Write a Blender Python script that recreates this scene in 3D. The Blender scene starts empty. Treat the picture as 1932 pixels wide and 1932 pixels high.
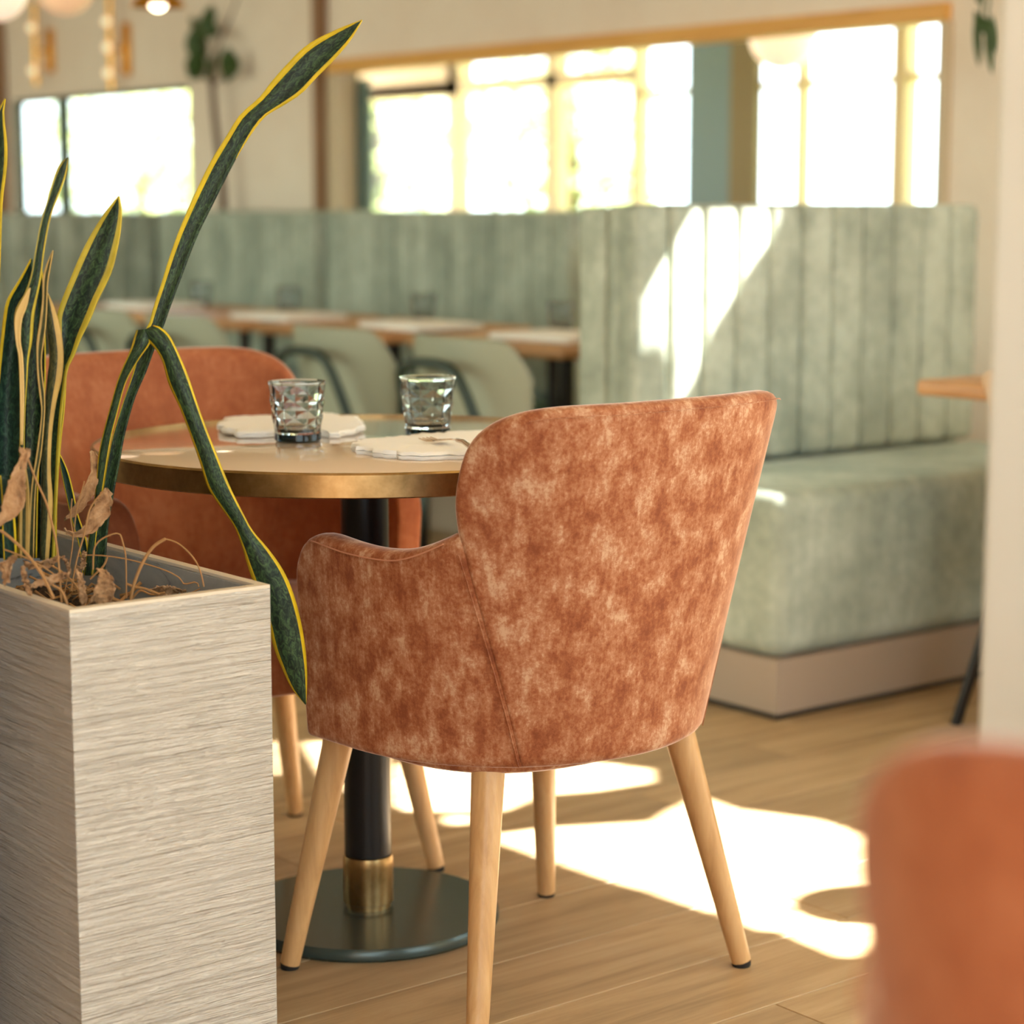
import bpy, bmesh, random
from math import *
from mathutils import Vector, Matrix

random.seed(7)
S = bpy.context.scene
C = S.collection

# ------------------------------------------------------------------ camera
EYE = Vector((0, 0, 1.14))
FPX = 4025.0
PITCH = atan((966 - 388) / FPX)
YAW = radians(51.5)
cam_d = bpy.data.cameras.new('camera')
cam = bpy.data.objects.new('camera', cam_d)
C.objects.link(cam)
cam.location = EYE
cam.rotation_euler = (pi / 2 - PITCH, 0, YAW - pi / 2)
cam_d.sensor_width = 24
cam_d.lens = 24 * FPX / 1932
cam_d.dof.use_dof = True
cam_d.dof.focus_distance = 2.92
cam_d.dof.aperture_fstop = 1.9
cam_d.clip_start = .05
S.camera = cam

# ------------------------------------------------------------------ world, sun, exposure
W = bpy.data.worlds.new('world')
S.world = W
W.use_nodes = True
bg = W.node_tree.nodes['Background']
bg.inputs[0].default_value = (.80, .95, 1.0, 1)
bg.inputs[1].default_value = 4.9

SUN = Vector((-1.0, .5, -1.27)).normalized()      # travel direction of the light
sd = bpy.data.lights.new('sun', 'SUN')
sd.energy = 60
sd.angle = radians(.6)
sd.color = (1, .96, .88)
sun = bpy.data.objects.new('sun', sd)
C.objects.link(sun)
sun.rotation_euler = SUN.to_track_quat('-Z', 'Y').to_euler()
sun.location = (6, -2, 8)

S.view_settings.view_transform = 'Standard'
S.view_settings.look = 'None'
S.view_settings.gamma = 1
S.view_settings.exposure = 0.18
S.view_settings.use_curve_mapping = False
S.cycles.max_bounces = 8
S.cycles.transparent_max_bounces = 16
S.cycles.sample_clamp_indirect = 6

# ------------------------------------------------------------------ measuring helpers: where a point of the photograph stands in the room
FW = Vector((cos(YAW) * cos(PITCH), sin(YAW) * cos(PITCH), -sin(PITCH)))
RT = Vector((sin(YAW), -cos(YAW), 0))
UP = RT.cross(FW)
def ray(x, y): return FW + RT * ((x - 966) / FPX) + UP * ((966 - y) / FPX)
def at_z(x, y, z):
    d = ray(x, y); return EYE + d * ((z - EYE.z) / d.z)
def at_y(x, y, Y):
    d = ray(x, y); return EYE + d * (Y / d.y)
def at_x(x, y, X):
    d = ray(x, y); return EYE + d * (X / d.x)
def at_w(x, y, w): return EYE + ray(x, y) * w

# ------------------------------------------------------------------ materials
def lin(c):
    return tuple((v / 255 / 12.92) if v / 255 <= .04045 else ((v / 255 + .055) / 1.055) ** 2.4 for v in c) + (1,)
def mat(name, col, rough=.5, metal=0, spec=None, sheen=0, coat=0, sheen_tint=None):
    m = bpy.data.materials.new(name); m.use_nodes = True
    b = m.node_tree.nodes['Principled BSDF']
    b.inputs['Base Color'].default_value = lin(col) if max(col) > 1 else tuple(col) + (1,)
    b.inputs['Roughness'].default_value = rough
    b.inputs['Metallic'].default_value = metal
    if spec is not None: b.inputs['Specular IOR Level'].default_value = spec
    if sheen:
        b.inputs['Sheen Weight'].default_value = sheen
        b.inputs['Sheen Roughness'].default_value = .28
        if sheen_tint: b.inputs['Sheen Tint'].default_value = lin(sheen_tint)
    if coat:
        b.inputs['Coat Weight'].default_value = coat
        b.inputs['Coat Roughness'].default_value = .04
    return m
def nodes(m): return m.node_tree.nodes, m.node_tree.links, m.node_tree.nodes['Principled BSDF']
def tex_coord(m, scale=(1, 1, 1), rot=(0, 0, 0), kind='Object'):
    n, l, b = nodes(m)
    tc = n.new('ShaderNodeTexCoord'); mp = n.new('ShaderNodeMapping')
    mp.inputs['Scale'].default_value = scale; mp.inputs['Rotation'].default_value = rot
    l.new(tc.outputs[kind], mp.inputs[0]); return mp.outputs[0]
def noise(m, vec, scale, detail=4, rough=.6, dist=0):
    n, l, b = nodes(m)
    t = n.new('ShaderNodeTexNoise'); t.inputs['Scale'].default_value = scale
    t.inputs['Detail'].default_value = detail; t.inputs['Roughness'].default_value = rough
    t.inputs['Distortion'].default_value = dist
    l.new(vec, t.inputs['Vector']); return t.outputs[0]
def ramp(m, fac, stops):
    n, l, b = nodes(m)
    r = n.new('ShaderNodeValToRGB'); cr = r.color_ramp
    while len(cr.elements) < len(stops): cr.elements.new(.5)
    for e, (p, c) in zip(cr.elements, stops):
        e.position = p; e.color = lin(c) if len(c) == 3 else c
    l.new(fac, r.inputs[0]); return r.outputs[0]
def mixc(m, fac, a, b2, mode='MIX'):
    n, l, b = nodes(m)
    x = n.new('ShaderNodeMix'); x.data_type = 'RGBA'; x.blend_type = mode
    for s, v in ((0, fac), (6, a), (7, b2)):
        if hasattr(v, 'links'): l.new(v, x.inputs[s])
        else: x.inputs[s].default_value = v
    return x.outputs[2]
def bump(m, h, strength, dist):
    n, l, b = nodes(m)
    k = n.new('ShaderNodeBump'); k.inputs['Strength'].default_value = strength
    k.inputs['Distance'].default_value = dist
    l.new(h, k.inputs['Height']); l.new(k.outputs[0], b.inputs['Normal'])
def setc(m, out):
    n, l, b = nodes(m); l.new(out, b.inputs['Base Color'])

def velvet(name, stops, sheen=1, tint=(255, 228, 210), scale=9):
    m = mat(name, (150, 80, 50), .75, spec=.2, sheen=sheen, sheen_tint=tint)
    v = tex_coord(m)
    v2 = tex_coord(m, (1, 1, .7))
    a = noise(m, v2, scale, 5, .62, .15)
    fine = noise(m, v, scale * 6, 4, .7, .3)
    streak = noise(m, tex_coord(m, (170, 170, 5)), 1, 2, .6)
    n, l, b = nodes(m)
    ma = n.new('ShaderNodeMath'); ma.operation = 'MULTIPLY_ADD'
    l.new(fine, ma.inputs[0]); ma.inputs[1].default_value = .5; l.new(a, ma.inputs[2])
    mb = n.new('ShaderNodeMath'); mb.operation = 'MULTIPLY_ADD'
    l.new(streak, mb.inputs[0]); mb.inputs[1].default_value = .22; l.new(ma.outputs[0], mb.inputs[2])
    mc = n.new('ShaderNodeMath'); mc.operation = 'SUBTRACT'
    l.new(mb.outputs[0], mc.inputs[0]); mc.inputs[1].default_value = .36
    setc(m, ramp(m, mc.outputs[0], stops))
    bump(m, noise(m, v, 500, 2, .6), .25, .001)
    return m

M = {}
M['rust'] = velvet('rust_velvet', [(.30, (132, 70, 42)), (.44, (156, 92, 58)), (.57, (178, 120, 86)), (.70, (204, 162, 130))], scale=30)
M['rust_plain'] = velvet('rust_velvet_smooth', [(.3, (148, 82, 52)), (.5, (164, 96, 62)), (.7, (180, 114, 78))], scale=10)
M['rust_seam'] = mat('rust_seam', (196, 134, 102), .8)
M['green'] = velvet('green_velvet', [(.3, (140, 150, 138)), (.5, (166, 174, 160)), (.68, (190, 198, 184))], .35, (220, 235, 225), 5)
M['green_dark'] = mat('green_seat_velvet', (62, 88, 76), .8, sheen=.3)
M['groove'] = mat('shadow_gap', (60, 72, 60), .9)

def wood(name, c0, c1, c2, axis=0, scale=1.0, rough=.45, rnd=True, coat=0):
    m = mat(name, c1, rough, coat=coat)
    sc = [14 * scale] * 3; sc[axis] = 1.1 * scale
    n, l, b = nodes(m)
    v = tex_coord(m, sc)
    if rnd:
        oi = n.new('ShaderNodeObjectInfo')
        ad = n.new('ShaderNodeVectorMath'); ad.operation = 'MULTIPLY_ADD'
        l.new(oi.outputs['Random'], ad.inputs[0]); ad.inputs[1].default_value = (37, 91, 53)
        l.new(v, ad.inputs[2]); v = ad.outputs[0]
    g = noise(m, v, 2.2, 7, .65, .5)
    col = ramp(m, g, [(.3, c0), (.5, c1), (.7, c2)])
    if rnd:
        hs = n.new('ShaderNodeHueSaturation')
        mr = n.new('ShaderNodeMapRange'); mr.inputs[3].default_value = .86; mr.inputs[4].default_value = 1.12
        l.new(oi.outputs['Random'], mr.inputs[0]); l.new(mr.outputs[0], hs.inputs['Value'])
        l.new(col, hs.inputs['Color']); col = hs.outputs[0]
    setc(m, col)
    bump(m, g, .12, .002)
    return m
M['floor'] = wood('floor_oak', (150, 124, 90), (176, 148, 110), (192, 166, 128), 0, .8, .5)
M['floor_base'] = wood('floor_base_oak', (130, 104, 76), (150, 120, 88), (165, 136, 102), 0, .8, .6, False)
M['leg'] = wood('beech', (186, 142, 92), (204, 160, 108), (216, 176, 126), 2, 1.5, .38)
M['honey'] = wood('honey_oak', (170, 120, 74), (194, 144, 96), (210, 162, 114), 1, .7, .4)
M['trim'] = wood('pine_trim', (214, 150, 66), (228, 168, 84), (236, 182, 100), 1, 1, .45, False)
M['brown'] = wood('brown_timber', (128, 92, 62), (146, 108, 76), (160, 122, 90), 2, 1, .6)

m = mat('plaster_peach', (214, 186, 158), .85); v = tex_coord(m)
setc(m, ramp(m, noise(m, v, 2.2, 5, .7), [(.3, (236, 218, 200)), (.7, (244, 230, 214))]))
bump(m, noise(m, v, 60, 3), .15, .003); M['wall'] = m
M['warm_wall'] = mat('plaster_warm', (150, 124, 98), .9)
M['ceiling'] = mat('ceiling_paint', (226, 214, 198), .9)
m = mat('column_paint', (230, 226, 216), .7); v = tex_coord(m)
setc(m, ramp(m, noise(m, v, 3, 3), [(.3, (228, 222, 210)), (.7, (236, 232, 222))])); M['column'] = m
M['frame'] = mat('cream_frame', (206, 186, 156), .6)
M['teal_frame'] = mat('teal_frame', (84, 100, 92), .6)
M['teal_pier'] = mat('teal_paint', (104, 126, 140), .7)
M['olive'] = mat('olive_paint', (116, 102, 74), .7)
M['plinth'] = mat('plinth_laminate', (168, 148, 130), .5)
M['black'] = mat('black_metal', (20, 21, 23), .32, .2)
M['dark_skirt'] = mat('dark_recess', (34, 28, 24), .8)
M['pale_foot'] = mat('rubber', (24, 22, 22), .7)
M['green_shell'] = mat('sage_shell', (152, 154, 134), .6)
M['green_tube'] = mat('dark_green_tube', (38, 54, 46), .4)
M['beige_shell'] = mat('beige_shell', (222, 190, 160), .6)
M['white'] = mat('white_napkin', (252, 250, 246), .8)
M['silver'] = mat('cutlery', (220, 200, 180), .22, .9)

m = mat('antique_brass', (176, 132, 74), .33, 1); v = tex_coord(m)
setc(m, ramp(m, noise(m, v, 9, 5, .7), [(.3, (124, 100, 62)), (.55, (174, 144, 98)), (.75, (200, 172, 126))]))
M['brass'] = m
M['gold'] = mat('polished_gold', (232, 172, 70), .25, 1)
M['tabletop'] = mat('lacquered_top', (240, 216, 190), .1, spec=.6, coat=1)
m = mat('base_metal', (58, 70, 66), .25, .3); M['base'] = m

# planter: combed composite, ridges running round the box
m = mat('combed_planter', (206, 192, 172), .75)
v = tex_coord(m, (1.0, 1.0, 22), (0, 0, 0))
a = noise(m, v, 5.5, 5, .62, .35)
f2 = noise(m, tex_coord(m, (3, 3, 90)), 5, 3, .6, .2)
n, l, b = nodes(m)
ad = n.new('ShaderNodeMath'); ad.operation = 'MULTIPLY_ADD'; l.new(f2, ad.inputs[0]); ad.inputs[1].default_value = .35; l.new(a, ad.inputs[2])
setc(m, ramp(m, noise(m, tex_coord(m), 5, 4), [(.3, (226, 217, 203)), (.7, (238, 230, 218))]))
bump(m, ad.outputs[0], 1.0, .02); M['planter'] = m
M['planter_rim'] = mat('planter_rim', (222, 208, 186), .7)
m = mat('planter_lining', (152, 156, 156), .7)
setc(m, ramp(m, noise(m, tex_coord(m, (1, 1, 2)), 9, 6, .7, 1), [(.34, (90, 92, 90)), (.42, (156, 158, 156)), (.7, (176, 178, 174))])); M['lining'] = m
m = mat('potting_soil', (58, 44, 32), .95); bump(m, noise(m, tex_coord(m), 60, 5), 1, .02)
setc(m, ramp(m, noise(m, tex_coord(m), 40, 5), [(.3, (36, 26, 18)), (.7, (120, 92, 62))])); M['soil'] = m

def leaf_mat(name, margin, dark=(15, 29, 20), light=(70, 94, 56), yellow=(222, 190, 30)):
    m = mat(name, (40, 70, 50), .48, spec=.3)
    n, l, b = nodes(m)
    uv = n.new('ShaderNodeTexCoord'); sp = n.new('ShaderNodeSeparateXYZ'); l.new(uv.outputs['UV'], sp.inputs[0])
    mp = n.new('ShaderNodeMapping'); mp.inputs['Scale'].default_value = (4, 42, 1); l.new(uv.outputs['UV'], mp.inputs[0])
    band = noise(m, mp.outputs[0], 1.5, 6, .75, 1.6)
    green = ramp(m, band, [(.43, dark), (.52, tuple((p + q) // 2 for p, q in zip(dark, light))), (.62, light)])
    m2 = n.new('ShaderNodeMapping'); m2.inputs['Scale'].default_value = (60, 4, 1); l.new(uv.outputs['UV'], m2.inputs[0])
    wob = noise(m, m2.outputs[0], 1, 2, .5)
    s1 = n.new('ShaderNodeMath'); s1.operation = 'SUBTRACT'; l.new(sp.outputs[0], s1.inputs[0]); s1.inputs[1].default_value = .5
    s2 = n.new('ShaderNodeMath'); s2.operation = 'ABSOLUTE'; l.new(s1.outputs[0], s2.inputs[0])
    s3 = n.new('ShaderNodeMath'); s3.operation = 'MULTIPLY_ADD'; l.new(wob, s3.inputs[0]); s3.inputs[1].default_value = .08; l.new(s2.outputs[0], s3.inputs[2])
    s4 = n.new('ShaderNodeMath'); s4.operation = 'GREATER_THAN'; l.new(s3.outputs[0], s4.inputs[0]); s4.inputs[1].default_value = .54 - margin
    ylw = ramp(m, noise(m, uv.outputs['Object'], 30, 3), [(.3, tuple(int(c * .86) for c in yellow)), (.7, yellow)])
    setc(m, mixc(m, s4.outputs[0], green, ylw))
    b.inputs['Subsurface Weight'].default_value = 0
    return m
M['leaf'] = leaf_mat('snake_leaf', .11)
M['leaf_wide'] = leaf_mat('snake_leaf_wide_margin', .16, yellow=(200, 176, 52))
M['leaf_thin'] = leaf_mat('snake_leaf_thin_margin', .07, (20, 40, 34), (54, 84, 64))
M['leaf_old'] = leaf_mat('snake_leaf_backs', .30, (40, 48, 30), (96, 92, 56), (196, 160, 88))
m = mat('dried_leaf', (176, 134, 92), .8)
setc(m, ramp(m, noise(m, tex_coord(m, (1, 1, 1)), 40, 6, .7, .6), [(.3, (118, 82, 50)), (.5, (172, 128, 86)), (.72, (204, 164, 122))]))
bump(m, noise(m, tex_coord(m), 90, 4, .7), .7, .004); M['dried'] = m
M['straw'] = mat('straw', (166, 120, 70), .75)
M['bark'] = mat('bark', (88, 56, 38), .85)
M['dark_leaf'] = mat('dark_leaf', (58, 82, 38), .45)
M['terracotta'] = mat('terracotta', (168, 100, 68), .8)

def glass(name, col, ior=1.45):
    m = mat(name, col, .0); n, l, b = nodes(m)
    b.inputs['Transmission Weight'].default_value = 1; b.inputs['IOR'].default_value = ior
    return m
M['glass'] = glass('smoked_glass', (222, 226, 226)); M['glass_base'] = glass('dark_glass', (26, 46, 56))
m = bpy.data.materials.new('window_glass'); m.use_nodes = True
n, l = m.node_tree.nodes, m.node_tree.links; n.clear()
o = n.new('ShaderNodeOutputMaterial'); mx = n.new('ShaderNodeMixShader'); tr = n.new('ShaderNodeBsdfTransparent'); gl = n.new('ShaderNodeBsdfGlossy')
lw = n.new('ShaderNodeLayerWeight'); fr = n.new('ShaderNodeMath'); fr.operation = 'POWER'; fr.inputs[1].default_value = 4; l.new(lw.outputs['Facing'], fr.inputs[0]); gl.inputs['Roughness'].default_value = .02
l.new(fr.outputs[0], mx.inputs[0]); l.new(tr.outputs[0], mx.inputs[1]); l.new(gl.outputs[0], mx.inputs[2]); l.new(mx.outputs[0], o.inputs[0])
tr.inputs[0].default_value = (.96, .98, .97, 1); M['pane'] = m
M['pane_warm_fill'] = m.copy(); M['pane_warm_fill'].name = 'warm_fill_glass'  # warm tint added to colour the light coming from the left
for q in M['pane_warm_fill'].node_tree.nodes:
    if q.type == 'BSDF_TRANSPARENT': q.inputs[0].default_value = (1, .98, .86, 1)
def glow(name, col, strength, base=None):
    m = mat(name, base or col, .4); n, l, b = nodes(m)
    b.inputs['Emission Color'].default_value = lin(col); b.inputs['Emission Strength'].default_value = strength
    return m
M['globe'] = glow('opal_globe', (255, 226, 204), .6)
M['globe_peach'] = glow('peach_globe', (246, 200, 160), .35)
M['bulb'] = glow('bulb', (255, 236, 200), 9)
M['bead'] = glow('sconce_bulb', (255, 232, 190), .8)

# ------------------------------------------------------------------ mesh helpers
def mesh_obj(name, bm, m, parent=None, smooth=True, angle=None):
    bmesh.ops.recalc_face_normals(bm, faces=bm.faces)
    me = bpy.data.meshes.new(name); bm.to_mesh(me); bm.free()
    if m is not None: me.materials.append(m)
    if smooth:
        me.polygons.foreach_set('use_smooth', [True] * len(me.polygons))
        if angle is not None: me.set_sharp_from_angle(angle=radians(angle))
    o = bpy.data.objects.new(name, me); C.objects.link(o)
    if parent is not None: o.parent = parent
    return o
def tag(o, label, cat, group=None):
    o['label'] = label; o['category'] = cat
    if group: o['group'] = group
    return o
def thing(name, label, cat, loc=(0, 0, 0), rz=0, group=None):
    o = bpy.data.objects.new(name, None); C.objects.link(o)
    o.location = loc; o.rotation_euler = (0, 0, rz); o.empty_display_size = .1
    return tag(o, label, cat, group)
def struct(name, bm, m, parent=None, **k):
    o = mesh_obj(name, bm, m, parent, **k)
    if parent is None: o['kind'] = 'structure'
    return o
def copy_thing(root, loc, rz, label, group=None):
    r = root.copy(); C.objects.link(r); r.location = loc; r.rotation_euler = (0, 0, rz)
    r['label'] = label
    if group: r['group'] = group
    for ch in list(root.children):
        c = ch.copy(); C.objects.link(c); c.parent = r
        for g in ch.children:
            d = g.copy(); C.objects.link(d); d.parent = c
    return r
def box(bm, x0, x1, y0, y1, z0, z1, bev=0, seg=2):
    g = bmesh.ops.create_cube(bm, size=1)
    vs = g['verts']
    for v in vs:
        v.co = Vector(((x0 + x1) / 2 + v.co.x * (x1 - x0), (y0 + y1) / 2 + v.co.y * (y1 - y0), (z0 + z1) / 2 + v.co.z * (z1 - z0)))
    if bev:
        es = list({e for v in vs for e in v.link_edges})
        bmesh.ops.bevel(bm, geom=es, offset=bev, segments=seg, profile=.5, affect='EDGES')
def bx(*a, **k):
    bm = bmesh.new(); box(bm, *a, **k); return bm
def lathe(bm, prof, seg=32, c=(0, 0), mod=None):
    rows = []
    for j, (r, z) in enumerate(prof):
        if r < 1e-6: rows.append([bm.verts.new((c[0], c[1], z))]); continue
        rows.append([bm.verts.new((c[0] + r * (mod(i, j) if mod else 1) * cos(2 * pi * i / seg), c[1] + r * (mod(i, j) if mod else 1) * sin(2 * pi * i / seg), z)) for i in range(seg)])
    for a, b in zip(rows, rows[1:]):
        for i in range(seg):
            k = (i + 1) % seg
            if len(a) == 1 and len(b) == 1: continue
            if len(a) == 1: bm.faces.new((a[0], b[i], b[k]))
            elif len(b) == 1: bm.faces.new((a[i], b[0], a[k]))
            else: bm.faces.new((a[i], b[i], b[k], a[k]))
def tube(bm, pts, r, seg=8, r1=None):
    pts = [Vector(p) for p in pts]; rows = []; n = len(pts)
    prev = None
    for i, p in enumerate(pts):
        t = (pts[min(i + 1, n - 1)] - pts[max(i - 1, 0)]).normalized()
        if prev is None:
            a = t.orthogonal().normalized()
        else:
            a = (prev - t * prev.dot(t)).normalized()
        prev = a; b = t.cross(a)
        rr = r if r1 is None else r + (r1 - r) * i / (n - 1)
        rows.append([bm.verts.new(p + (a * cos(2 * pi * k / seg) + b * sin(2 * pi * k / seg)) * rr) for k in range(seg)])
    for a, b in zip(rows, rows[1:]):
        for k in range(seg): bm.faces.new((a[k], b[k], b[(k + 1) % seg], a[(k + 1) % seg]))
    bm.faces.new(rows[0][::-1]); bm.faces.new(rows[-1])
def crom(pts, n):
    """n points evenly along a smooth curve through pts"""
    pts = [Vector(p) for p in pts]
    out = []
    for i in range(len(pts) - 1):
        p0 = pts[max(i - 1, 0)]; p1 = pts[i]; p2 = pts[i + 1]; p3 = pts[min(i + 2, len(pts) - 1)]
        for k in range(10):
            t = k / 10
            out.append(.5 * ((2 * p1) + (p2 - p0) * t + (2 * p0 - 5 * p1 + 4 * p2 - p3) * t * t + (3 * p1 - p0 - 3 * p2 + p3) * t ** 3))
    out.append(pts[-1])
    L = [0]
    for a, b in zip(out, out[1:]): L.append(L[-1] + (b - a).length)
    res = []; j = 0
    for i in range(n):
        s = L[-1] * i / (n - 1)
        while j < len(L) - 2 and L[j + 1] < s: j += 1
        d = L[j + 1] - L[j]
        res.append(out[j].lerp(out[j + 1], (s - L[j]) / d if d > 1e-9 else 0))
    return res
def tube_obj(name, pts, r, m, parent=None, seg=8, r1=None, smooth_n=None):
    bm = bmesh.new(); tube(bm, crom(pts, smooth_n) if smooth_n else pts, r, seg, r1)
    return mesh_obj(name, bm, m, parent, angle=50)
def solid_grid(bm, outer, inner):
    """closed body between two equally sized grids of points"""
    R, K = len(outer), len(outer[0])
    A = [[bm.verts.new(p) for p in r] for r in outer]; B = [[bm.verts.new(p) for p in r] for r in inner]
    for i in range(R - 1):
        for j in range(K - 1):
            bm.faces.new((A[i][j], A[i][j + 1], A[i + 1][j + 1], A[i + 1][j]))
            bm.faces.new((B[i][j], B[i + 1][j], B[i + 1][j + 1], B[i][j + 1]))
    for j in range(K - 1):
        bm.faces.new((A[0][j], B[0][j], B[0][j + 1], A[0][j + 1]))
        bm.faces.new((A[-1][j], A[-1][j + 1], B[-1][j + 1], B[-1][j]))
    for i in range(R - 1):
        bm.faces.new((A[i][0], A[i + 1][0], B[i + 1][0], B[i][0]))
        bm.faces.new((A[i][-1], B[i][-1], B[i + 1][-1], A[i + 1][-1]))
def subsurf(o, lv=2):
    s = o.modifiers.new('s', 'SUBSURF'); s.levels = lv; s.render_levels = lv; return o

# ================================================================== THE SETTING
WX = 5.10                                     # face of the window wall
CZ = 2.7                                      # ceiling
# floor: boards laid along X
floor = struct('floor', bx(-2.2, 7.4, -1.6, 12.2, -.12, -.004), M['floor_base'], smooth=False)
row = 0; y = -.4
while y < 8.6:
    x = .2 - random.random() * 1.2
    while x < WX:
        x1 = min(x + 1.22, WX)
        if x1 > .2 and x1 - x > .05 and not (x1 < 1.0 and y > 3.4) and not (x1 < 2.2 and y > 5.2):
            o = mesh_obj('plank', bx(x + .0008, x1 - .0008, y + .0008, y + .1892, -.02, 0, bev=.0012, seg=1), M['floor'], floor, smooth=False)
        x += 1.22
    y += .19; row += 1

# window wall with its two openings
OY0, OY1, OZ0, OZ1 = 4.317, 7.573, 1.08, 1.695
LY0, LY1 = 8.825, 10.70
def pier(bm, y0, y1, z0, z1, x0=WX, x1=WX + .075): box(bm, x0, x1, y0, y1, z0, z1)
bm = bmesh.new()
pier(bm, 1.8, 12.2, 0, OZ0); pier(bm, 1.8, 12.2, OZ1, CZ)
pier(bm, -1.6, 1.8, 0, .8); pier(bm, -1.6, 1.8, 2.5, CZ); pier(bm, -1.6, -1.4, .8, 2.5)
pier(bm, 1.8, OY0, OZ0, OZ1); pier(bm, OY1, LY0, OZ0, OZ1); pier(bm, LY1, 12.2, OZ0, OZ1)
struct('wall_right', bm, M['wall'], smooth=False)
struct('wall_shade_added', bx(.45, 1.0, 2.34, 3.9, 0, 1.08, bev=.01), mat('shade_board_dark', (92, 70, 52), .7), smooth=False)  # added out of view to darken the left face of the planter
bm = bmesh.new(); box(bm, -2.2, -2.06, -1.6, 3.4, 0, CZ); box(bm, -2.2, -2.06, 3.4, 12.2, 0, .25); box(bm, -2.2, -2.06, 11.6, 12.2, .25, CZ)
struct('wall_left', bm, M['warm_wall'], smooth=False)
bm = bmesh.new()
for yy in (3.4, 5.4, 7.4, 9.4, 11.5): box(bm, -2.17, -2.10, yy, yy + .08, .25, CZ)
box(bm, -2.17, -2.10, 3.4, 11.6, .25, .33); box(bm, -2.17, -2.10, 3.4, 11.6, CZ - .08, CZ)
w3 = struct('window_added_left', bm, M['frame'], smooth=False)  # added out of view to light the far area from the left
for yy in (3.4, 5.4, 7.4, 9.4): mesh_obj('pane', bx(-2.14, -2.135, yy + .08, yy + 2, .33, CZ - .08), M['pane_warm_fill'], w3, smooth=False)
struct('wall_back', bx(-2.2, WX + .075, 12.06, 12.2, 0, CZ), M['wall'], smooth=False)
struct('trim_1', bx(WX - .03, WX + .075, OY0 - .02, OY1 + .06, OZ1 - .006, OZ1 + .048, bev=.004), M['trim'], smooth=False)
struct('trim_2', bx(WX - .02, WX + .075, OY1 - .012, OY1 + .07, .9, OZ1 - .01, bev=.004), M['frame'], smooth=False)
struct('trim_3', bx(WX - .05, WX - .004, OY1 + .08, OY1 + .135, 1.0, CZ, bev=.004), M['brown'], smooth=False)
struct('trim_4', bx(WX - .05, WX - .004, LY1 + .03, LY1 + .12, 1.0, CZ, bev=.004), M['brown'], smooth=False)
struct('trim_5', bx(WX - .02, WX + .03, OY0 - .03, OY0 + .012, 1.0, OZ1 - .008, bev=.004), M['frame'], smooth=False)

struct('trim_8', bx(WX + .076, WX + .11, OY1 - .07, OY1 + .05, .9, OZ1 - .03), M['teal_frame'], smooth=False)
struct('wall_front_added', bx(3.3, WX + .075, -1.6, -1.46, 0, CZ), M['wall'], smooth=False)  # wall piece added out of view to darken the right side
struct('sill_front_added', bx(-2.06, 3.29, -1.6, -1.5, 0, .45), M['brown'], smooth=False)  # low sill added out of view to cut light near the floor
bm = bmesh.new()
for a in ((-1.4, -1.34, .8, 2.5), (.17, .23, .8, 2.5), (1.74, 1.8, .8, 2.5), (-1.34, 1.74, .8, .86), (-1.34, 1.74, 2.44, 2.5)): box(bm, WX + .01, WX + .06, *a)
w4 = struct('window_added_right', bm, M['frame'], smooth=False)  # added out of view to light the chair from the right
for a, b in ((-1.34, .17), (.23, 1.74)): mesh_obj('pane', bx(WX + .03, WX + .035, a, b, .86, 2.44), M['pane'], w4, smooth=False)
# left window: a frame, one mullion, two panes
bm = bmesh.new()
for a in ((LY0, LY0 + .03, OZ0, OZ1), (LY1 - .03, LY1, OZ0, OZ1), (LY0, LY1, OZ1 - .02, OZ1), (LY0, LY1, OZ0, OZ0 + .03), (10.14, 10.22, OZ0, OZ1)):
    box(bm, WX + .025, WX + .065, *a)
w2 = struct('window_2', bm, M['teal_frame'], smooth=False)
mesh_obj('pane', bx(WX + .042, WX + .047, LY0 + .03, 10.14, OZ0 + .03, OZ1 - .02), M['pane'], w2, smooth=False)
mesh_obj('pane', bx(WX + .042, WX + .047, 10.22, LY1 - .03, OZ0 + .03, OZ1 - .02), M['pane'], w2, smooth=False)

# glazed front of the sunroom beyond the opening
GX = 7.0
bm = bmesh.new()
box(bm, GX, GX + .12, 3.5, 10.45, 0, 1.06)
box(bm, GX, GX + .12, 9.28, 10.45, 1.72, 2.2); box(bm, GX, GX + .12, 3.5, 10.45, 2.12, 2.5)
box(bm, GX, GX + .10, 7.86, 10.4, 1.735, 1.80)
for a, b in ((9.26, 9.36), (8.44, 8.53), (7.82, 7.87)): box(bm, GX, GX + .08, a, b, 1.06, 2.12)
box(bm, GX + .01, GX + .06, 4.0, 7.86, 1.66, 1.69)
box(bm, GX, GX + .06, 6.73, 6.77, 1.06, 2.12); box(bm, GX, GX + .08, 6.13, 6.21, 1.06, 2.12)
box(bm, GX, GX + .1, 5.4, 5.62, 1.06, 1.66)
w1 = struct('window_1', bm, M['frame'], smooth=False)
for a, b in ((9.36, 10.3), (8.53, 9.26), (7.87, 8.44), (7.5, 7.82), (6.77, 7.0), (6.21, 6.73), (5.62, 6.13)):
    mesh_obj('pane', bx(GX + .035, GX + .041, a, b, 1.06, 1.66), M['pane'], w1, smooth=False)
mesh_obj('side_stile', bx(GX - .02, GX + .1, 10.2, 10.42, 1.0, 2.12), M['teal_frame'], w1, smooth=False)
struct('trim_6', bx(GX - .02, GX + .02, 7.17, 7.45, 0, 2.45), M['teal_pier'], smooth=False)
struct('trim_7', bx(GX - .02, GX + .02, 7.0, 7.169, 0, 2.45), M['olive'], smooth=False)
struct('wall_sunroom', bx(5.25, 7.4, 3.36, 3.5, 0, 2.5), M['olive'], smooth=False)
struct('ceiling_sunroom', bx(WX + .075, GX + 1.6, 3.36, 10.5, 2.5, 2.56), M['ceiling'], smooth=False)  # runs past the glazing, an overhang added to shade the facade

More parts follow.
